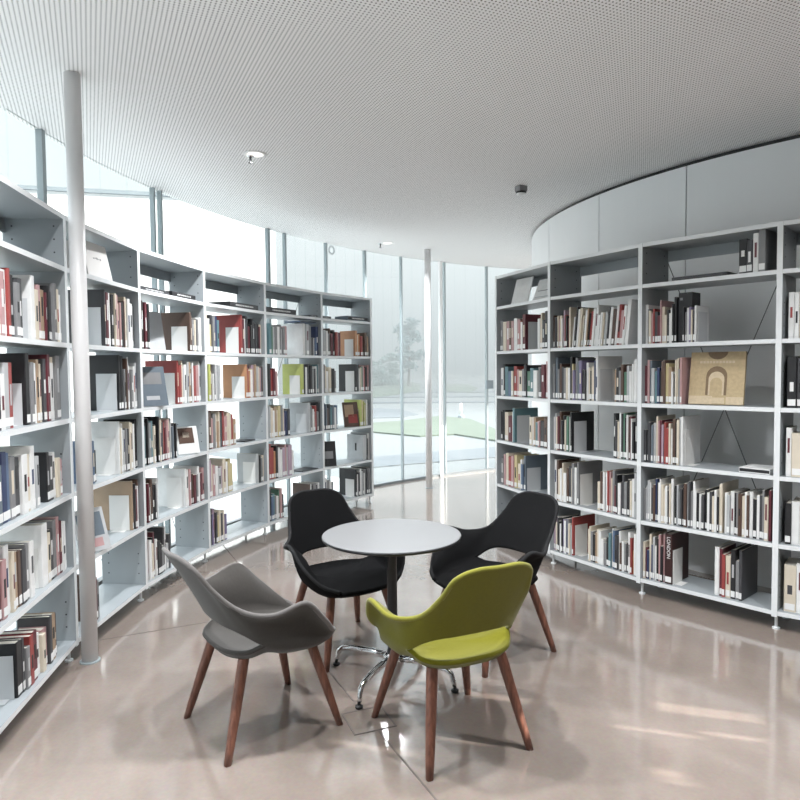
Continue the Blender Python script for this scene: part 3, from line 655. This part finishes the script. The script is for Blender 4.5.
def make_chair(name, label, fabric, trim, loc, rz):
    """chair faces its local +y"""
    root = empty(name, (loc[0], loc[1], 0), rz); tag(root, label, 'chair', 'armchairs around the table')
    ts, ev = shell_data(); NV = 7
    verts = []; faces = []; cats = []
    def add(p): verts.append(Vector(p)); return len(verts)-1
    S, B, wall = [], [], []
    for t in ts:
        s = add(ev(KS, t)); S.append(s)
        merged = abs(t) >= 4
        b = s if merged else add(ev(KB, t)); B.append(b)
        colv = [b]; pb, pm, pt = ev(KB, t), ev(KM, t), ev(KT, t)
        for k in range(1, NV+1):
            v = k/NV; colv.append(add(pb*((1-v)*(1-2*v))+pm*(4*v*(1-v))+pt*(v*(2*v-1))))
        wall.append(colv)
    front = []
    NF = 8; pL, pR = verts[S[-1]], verts[S[0]]
    for k in range(1, NF):
        f = k/NF; x = pL.x+(pR.x-pL.x)*f; front.append(add((x, pL.y+.016*(1-(2*f-1)**2), pL.z-.004*(1-(2*f-1)**2))))
    loop = S+front; C0 = Vector((0, .02, .402)); rings = []
    for w in (.92, .78, .6, .4, .2):
        rg = []
        for i in loop:
            p = verts[i]; q = C0.lerp(p, w); q.z = C0.z+(p.z-C0.z)*(w**2.6); rg.append(add(q))
        rings.append(rg)
    cen = add(C0); n = len(loop); full = [loop]+rings
    for a, b in zip(full, full[1:]):
        for i in range(n): faces.append((a[i], a[(i+1) % n], b[(i+1) % n], b[i])); cats.append('seat')
    for i in range(n): faces.append((rings[-1][i], rings[-1][(i+1) % n], cen)); cats.append('seat')
    for j in range(len(ts)-1):
        tm = (ts[j]+ts[j+1])/2; cat = 'backrest' if abs(tm) < 4.4 else ('armrest_r' if tm > 0 else 'armrest_l')
        for k in range(NV): faces.append((wall[j][k], wall[j][k+1], wall[j+1][k+1], wall[j+1][k])); cats.append(cat)
    # normals
    me = bpy.data.meshes.new('t'); me.from_pydata(verts, [], faces); bm = bmesh.new(); bm.from_mesh(me); bmesh.ops.recalc_face_normals(bm, faces=bm.faces); bm.normal_update()
    bm.verts.ensure_lookup_table(); bm.faces.ensure_lookup_table()
    nrm = [v.normal.copy() for v in bm.verts]
    if nrm[cen].z < 0: nrm = [-q for q in nrm]
    flip = bm.faces[len(faces)-1]
    fidx = [[v.index for v in f.verts] for f in bm.faces]
    bm.free(); bpy.data.meshes.remove(me)
    seatset = set(i for rg in rings for i in rg) | {cen}
    outer = []
    for i, p in enumerate(verts):
        th = .036 if i in seatset else THK
        outer.append(p-nrm[i]*th)
    # boundary edges of the whole shell get a rim strip
    ec = {}
    for fi, f in enumerate(fidx):
        for a, b in zip(f, f[1:]+f[:1]): ec.setdefault(frozenset((a, b)), []).append((fi, a, b))
    for catset, pname in ((('seat',), 'seat'), (('backrest',), 'backrest'), (('armrest_r',), 'armrest'), (('armrest_l',), 'armrest')):
        vs, fs, ns, mp = [], [], [], {}
        def vid(i, o):
            if (i, o) not in mp:
                mp[i, o] = len(vs); vs.append(outer[i] if o else verts[i]); ns.append(-nrm[i] if o else nrm[i])
            return mp[i, o]
        for fi, f in enumerate(fidx):
            if cats[fi] not in catset: continue
            fs.append([vid(i, 0) for i in f]); fs.append([vid(i, 1) for i in f[::-1]])
        for e, l in ec.items():
            if len(l) == 1 and cats[l[0][0]] in catset:
                fi, a, b = l[0]; fs.append([vid(b, 0), vid(a, 0), vid(a, 1), vid(b, 1)])
        me = bpy.data.meshes.new(pname); me.from_pydata(vs, [], fs)
        # orient: the seat's top face must look up
        for p in me.polygons: p.use_smooth = True
        me.materials.append(fabric)
        fn = me.polygons[0].normal; 
        if fn.dot(ns[fs[0][0]]) < 0: me.flip_normals()
        me.normals_split_custom_set_from_vertices([tuple(q) for q in ns])
        o = bpy.data.objects.new(pname, me); C.objects.link(o); o.parent = root
        # piping on the rim
        if pname == 'seat': continue
    bm = bmesh.new()
    rim = [(verts[wl[-1]]+outer[wl[-1]])/2 for wl in wall]
    tube(bm, rim, [.0108]*len(rim), 8)
    link('rim_piping', bm, trim, root, True)
    bm = bmesh.new()
    fr = [(verts[i]+outer[i])/2 for i in [S[-1]]+front+[S[0]]]
    tube(bm, fr, .0108, 8)
    gap = [j for j, t in enumerate(ts) if abs(t) <= 4.0]
    tube(bm, [(verts[B[j]]+outer[B[j]])/2 for j in gap], .0104, 8)
    tube(bm, [(verts[S[j]]+outer[S[j]])/2 for j in gap], .0104, 8)
    link('edge_piping', bm, fabric, root, True)
    for sx, sy in ((-1, -1), (1, -1), (-1, 1), (1, 1)):
        top = Vector((sx*.165, -.155 if sy < 0 else .165, .387 if sy < 0 else .381)); ft = Vector((sx*.238 if sy < 0 else sx*.25, -.265 if sy < 0 else .262, 0))
        bm = bmesh.new(); ax = (ft-top); 
        rings_ = []
        for q, rr in ((-.012, .0225), (.0, .0225), (.15, .0225), (.5, .0205), (.85, .017), (1., .0145)):
            c = top+ax*q; rings_.append([bm.verts.new((c.x+rr*math.copysign(abs(math.cos(2*PI*k/16))**.75, math.cos(2*PI*k/16)), c.y+rr*math.copysign(abs(math.sin(2*PI*k/16))**.75, math.sin(2*PI*k/16)), c.z)) for k in range(16)])
        for a, b in zip(rings_, rings_[1:]):
            for k in range(16): bm.faces.new((a[k], a[(k+1) % 16], b[(k+1) % 16], b[k]))
        bm.faces.new(rings_[0]); bm.faces.new(rings_[-1])
        link('leg', bm, M_WOOD, root, True)
    return root
def fabric(name, col, sheen=.2):
    m = mat(name, col, .85, spec=.06, noise=.12, nscale=90, bump=.12); m.node_tree.nodes['Principled BSDF'].inputs['Sheen Weight'].default_value = sheen; return m
F_GREY = fabric('grey_felt', (.057, .052, .048)); F_GREEN = fabric('green_felt', (.14, .132, .008)); F_BLACK = fabric('black_felt', (.007, .007, .0075), .0); F_BLACK2 = fabric('black_wool', (.009, .009, .0095), .02)
make_chair('armchair', 'grey fabric armchair with wooden legs in left foreground, turned toward the table', F_GREY, fabric('grey_piping', (.13, .12, .115)), (-.647, 2.987), R(37-90))
make_chair('armchair', 'lime green fabric armchair with wooden legs, its back toward the camera', F_GREEN, fabric('green_piping', (.20, .19, .03)), (.205, 2.872), R(115-90))
make_chair('armchair', 'black armchair behind the table on the left, before the left bookcase', F_BLACK, fabric('black_piping', (.025, .025, .026), .02), (-.338, 3.83), R(-57-90))
make_chair('armchair', 'black armchair behind the green one, in front of the right bookcase', F_BLACK2, fabric('black_piping', (.025, .025, .026), .02), (.506, 3.75), R(214-90))

# ------------------------------------------------------------------ table
TX, TY = -.05, 3.395
tb = empty('table', (TX, TY, 0)); tag(tb, 'round white pedestal table with dark underside and four-star metal foot', 'table')
bm = bmesh.new(); lathe(bm, [(.345, .7525), (.3555, .7528), (.3565, .7545), (.354, .756), (.02, .7562)], 96); link('tabletop', bm, mat('table_laminate', (.21, .21, .215), .3), tb, False)
bm = bmesh.new(); lathe(bm, [(.06, .722), (.29, .726), (.342, .735), (.357, .742), (.358, .7505), (.355, .7524), (.05, .7524)], 96); link('underside', bm, M_BLACKMETAL, tb, True)
bm = bmesh.new(); lathe(bm, [(.034, .12), (.027, .16), (.025, .70), (.06, .722)], 24); link('pole', bm, M_BLACKMETAL, tb, True)
bm = bmesh.new(); lathe(bm, [(.035, .085), (.05, .095), (.05, .125), (.035, .135)], 24); link('hub', bm, M_CHROME, tb, True)
for k in range(4):
    a = R(156+90*k-3); d = Vector((math.cos(a), math.sin(a)))
    bm = bmesh.new(); pts = [(d*.04, .112), (d*.12, .118), (d*.24, .114), (d*.305, .104), (d*.33, .085), (d*.34, .05), (d*.345, .03)]
    tube(bm, [(p.x, p.y, z) for p, z in pts], [.019, .018, .015, .014, .0135, .012, .0115], 12)
    o = link('foot', bm, M_CHROME, tb, True)
    bm = bmesh.new(); q = d*.347; lathe(bm, [(.017, 0), (.019, .004), (.019, .012), (.008, .016), (.008, .034)], 16, q.x, q.y); link('glide', bm, M_RUBBER, o)

# ------------------------------------------------------------------ outside
M_LAWN = mat('lawn', (.15, .178, .145), .9, noise=.15, nscale=.8)
M_PAVE = mat('pale_paving', (.21, .22, .225), .8, noise=.06, nscale=.4)
bm = bmesh.new(); prism(bm, [(-250, -60), (250, -60), (250, 420), (-250, 420)], -.6, -.13); structure('ground', bm, M_PAVE)
bm = bmesh.new(); arc_band(bm, GX, GY, GR+.1, 17.5, 134, 218, -.129, -.06, 40); structure('bounce_ground', bm, mat('bounce_ground_pale', (.62, .62, .61), .8, noise=.05, nscale=.6))  # pale ground added outside to bounce light up to the ceiling
def lawn(poly, nm='lawn'):
    bm = bmesh.new(); prism(bm, poly, -.129, -.09); structure(nm, bm, M_LAWN)
def gp(x, y): p = at(x, y, -.1); return (p.x, p.y)
lawn([gp(355, 428), gp(375, 432), gp(420, 436), gp(455, 434), gp(500, 441), gp(500, 431), gp(470, 419), gp(440, 416), gp(400, 421), gp(355, 424)])
lawn([gp(355, 400), gp(420, 391), gp(420, 384), gp(400, 379), gp(355, 378)])
lawn([gp(442, 391), gp(470, 392), gp(478, 388), gp(468, 384), gp(442, 384)])
lawn([(-160, 130), (160, 130), (160, 170), (-160, 170)])
lawn([(-200, 200), (200, 200), (200, 400), (-200, 400)])
M_KERB = mat('kerb_grey', (.165, .18, .195), .8)
bm = bmesh.new(); prism(bm, [gp(355, 458), gp(400, 454), gp(500, 446), gp(500, 456), gp(400, 464), gp(355, 468)], -.129, -.11); structure('path', bm, M_KERB)
bm = bmesh.new(); prism(bm, [gp(355, 418), gp(400, 417), gp(418, 414), gp(400, 409), gp(355, 407)], -.129, -.11); structure('path', bm, M_KERB)
for y in (403, 397.5, 393):
    bm = bmesh.new(); prism(bm, [gp(355, y), gp(500, y-1), gp(500, y-1.8), gp(355, y-.9)], -.129, -.1); structure('path', bm, M_KERB)
def blob_tree(name, x, y, h, w, label, col, seed, trunk=True, group=None):
    rnd = random.Random(seed); t = empty(name, (x, y, -.13)); tag(t, label, 'tree', group)
    bm = bmesh.new(); lo = .28 if trunk else .0
    lumps = [(rnd.uniform(lo, .97), rnd.uniform(0, 2*PI), rnd.random()) for _ in range(26)]
    for f, a, q in lumps:
        rr = w*.5*(math.sin(PI*min(1, (f-lo)/(1-lo)*.8+.16)))**.6; q = rr*math.sqrt(q)
        cx, cy_, cz = q*math.cos(a), q*math.sin(a), f*h
        for _ in range(70):      # leafy tufts, flattened into layers
            u_, v_ = rnd.gauss(0, .5), rnd.gauss(0, .5); z_ = rnd.gauss(0, .5)
            c = Vector((cx+u_*w*.2, cy_+v_*w*.2, max(.05, cz+z_*h*.045))); sz = w*rnd.uniform(.02, .042)
            n_ = Vector((rnd.uniform(-1, 1), rnd.uniform(-1, 1), rnd.uniform(.1, 1))).normalized(); t_ = n_.orthogonal().normalized(); b_ = n_.cross(t_)
            top_ = bm.verts.new(c+n_*sz*.45); bot_ = bm.verts.new(c-n_*sz*.45); rg = [bm.verts.new(c+(t_*math.cos(PI*k2/2.5)+b_*math.sin(PI*k2/2.5))*sz*1.6) for k2 in range(5)]
            for k2 in range(5): bm.faces.new((top_, rg[k2], rg[(k2+1) % 5])); bm.faces.new((bot_, rg[(k2+1) % 5], rg[k2]))
    link('crown', bm, mat('hazed_foliage_%s' % name, col, .9, noise=.3, nscale=.5), t, False)  # crown colour is paled, haze put into the leaves themselves
    if trunk:
        bm = bmesh.new(); tube(bm, [(0, 0, 0), (.05*w, 0, h*.4), (0, 0, h*.85)], [w*.05, w*.04, w*.015], 8); link('trunk', bm, mat('bark', (.2, .17, .15), .9), t, True)
    return t
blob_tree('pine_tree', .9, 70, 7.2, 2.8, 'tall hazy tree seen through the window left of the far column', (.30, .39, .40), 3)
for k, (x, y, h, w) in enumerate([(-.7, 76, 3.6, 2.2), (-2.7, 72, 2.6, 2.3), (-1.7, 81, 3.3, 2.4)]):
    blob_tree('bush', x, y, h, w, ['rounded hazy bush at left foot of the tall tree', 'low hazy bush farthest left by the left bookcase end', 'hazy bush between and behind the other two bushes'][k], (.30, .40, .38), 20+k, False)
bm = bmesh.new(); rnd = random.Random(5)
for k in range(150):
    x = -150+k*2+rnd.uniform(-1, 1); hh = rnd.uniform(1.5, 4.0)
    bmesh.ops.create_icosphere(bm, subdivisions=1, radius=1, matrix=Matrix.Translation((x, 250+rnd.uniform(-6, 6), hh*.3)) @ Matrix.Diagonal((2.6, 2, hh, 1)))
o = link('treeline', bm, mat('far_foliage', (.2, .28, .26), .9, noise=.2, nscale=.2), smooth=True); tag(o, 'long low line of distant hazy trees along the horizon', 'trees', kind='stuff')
def marker(x, y, h, r, label):
    p = at(x, y, -.1); t = empty('bollard', (p.x, p.y, -.13)); tag(t, label, 'bollard')
    bm = bmesh.new(); lathe(bm, [(r*2.2, 0), (r*2.2, h*.2), (r*1.2, h*.3)], 12); link('base', bm, mat('bollard_base', (.3, .33, .36), .7), t)
    bm = bmesh.new(); lathe(bm, [(r, h*.28), (r*.9, h*.95), (r*.5, h)], 12); link('post', bm, M_WHITE, t, True)
marker(461, 418, .55, .055, 'small white post with grey base on the paving beyond the windows')
marker(473.5, 377, 3.0, .2, 'distant white post on the far grass right of the mullion')
marker(409, 377, 3, .18, 'distant white post at the foot of the tall tree')
hz = bpy.data.materials.new('morning_haze'); hz.use_nodes = True; hn = hz.node_tree; hn.nodes.remove(hn.nodes['Principled BSDF'])
vsn = hn.nodes.new('ShaderNodeVolumeScatter'); vsn.inputs['Color'].default_value = (.80, .825, .835, 1); vsn.inputs['Density'].default_value = .02
van = hn.nodes.new('ShaderNodeVolumeAbsorption'); van.inputs['Color'].default_value = (.80, .825, .835, 1); van.inputs['Density'].default_value = .02
vad = hn.nodes.new('ShaderNodeAddShader'); hn.links.new(vsn.outputs[0], vad.inputs[0]); hn.links.new(van.outputs[0], vad.inputs[1])
hn.links.new(vad.outputs[0], hn.nodes['Material Output'].inputs['Volume'])
bm = bmesh.new(); box(bm, -120, 120, 26, 330, -.05, 30); o = link('haze', bm, hz); tag(o, 'pale morning haze lying over the grounds beyond the windows', 'haze', kind='stuff')
# white neighbouring building on the left
t = empty('building', (-8, 16, 0), R(14)); tag(t, 'plain white building outside beyond the left windows, under pale sky', 'building')
bm = bmesh.new(); prism(bm, [(-16, 0), (5.0, 0), (5.0, 9), (-16, 9)], -.13, 5.9); link('wall', bm, mat('white_render', (.8, .8, .8), .8), t)
bm = bmesh.new(); prism(bm, [(-16.1, -.1), (5.1, -.1), (5.1, 9.1), (-16.1, 9.1)], 5.9, 5.99); link('parapet', bm, mat('parapet_grey', (.2, .23, .25), .7), t)

# ------------------------------------------------------------------ light
w = bpy.data.worlds.new('sky'); sc.world = w; w.use_nodes = True; nt = w.node_tree; bg = nt.nodes['Background']
tc = nt.nodes.new('ShaderNodeTexCoord'); sx = nt.nodes.new('ShaderNodeSeparateXYZ'); rp = nt.nodes.new('ShaderNodeValToRGB')
e = rp.color_ramp.elements
# hazy overcast sky: paler and dimmer at the horizon, bright overhead
e[0].position = 0; e[0].color = (.50, .53, .545, 1); e[1].position = 1; e[1].color = (2.7, 2.9, 3.05, 1)
for pos_, col_ in ((.21, (.53, .555, .57, 1)), (.29, (.43, .52, .555, 1)), (.36, (.62, .74, .80, 1)), (.6, (2.0, 2.2, 2.35, 1))):
    q = e.new(pos_); q.color = col_
nt.links.new(tc.outputs['Generated'], sx.inputs[0]); nt.links.new(sx.outputs['Z'], rp.inputs[0]); nt.links.new(rp.outputs[0], bg.inputs[0])
bg.inputs['Strength'].default_value = 1.0
sd = bpy.data.lights.new('sun', 'SUN'); so = bpy.data.objects.new('sun', sd); C.objects.link(so)
sd.energy = 6; sd.angle = R(.3); sd.color = (1, .94, .86)
dirv = Vector((-math.cos(SUN_EL)*math.cos(SUN_AZ), -math.cos(SUN_EL)*math.sin(SUN_AZ), -math.sin(SUN_EL))); so.rotation_euler = dirv.to_track_quat('-Z', 'Y').to_euler(); so.location = (30, 0, 20)

vs = sc.view_settings; vs.view_transform = 'Standard'; vs.look = 'None'; vs.gamma = 1; vs.exposure = 0.74; vs.use_curve_mapping = False
cy = sc.cycles; cy.use_denoising = True; cy.max_bounces = 10; cy.diffuse_bounces = 6; cy.transparent_max_bounces = 24; cy.sample_clamp_indirect = 6
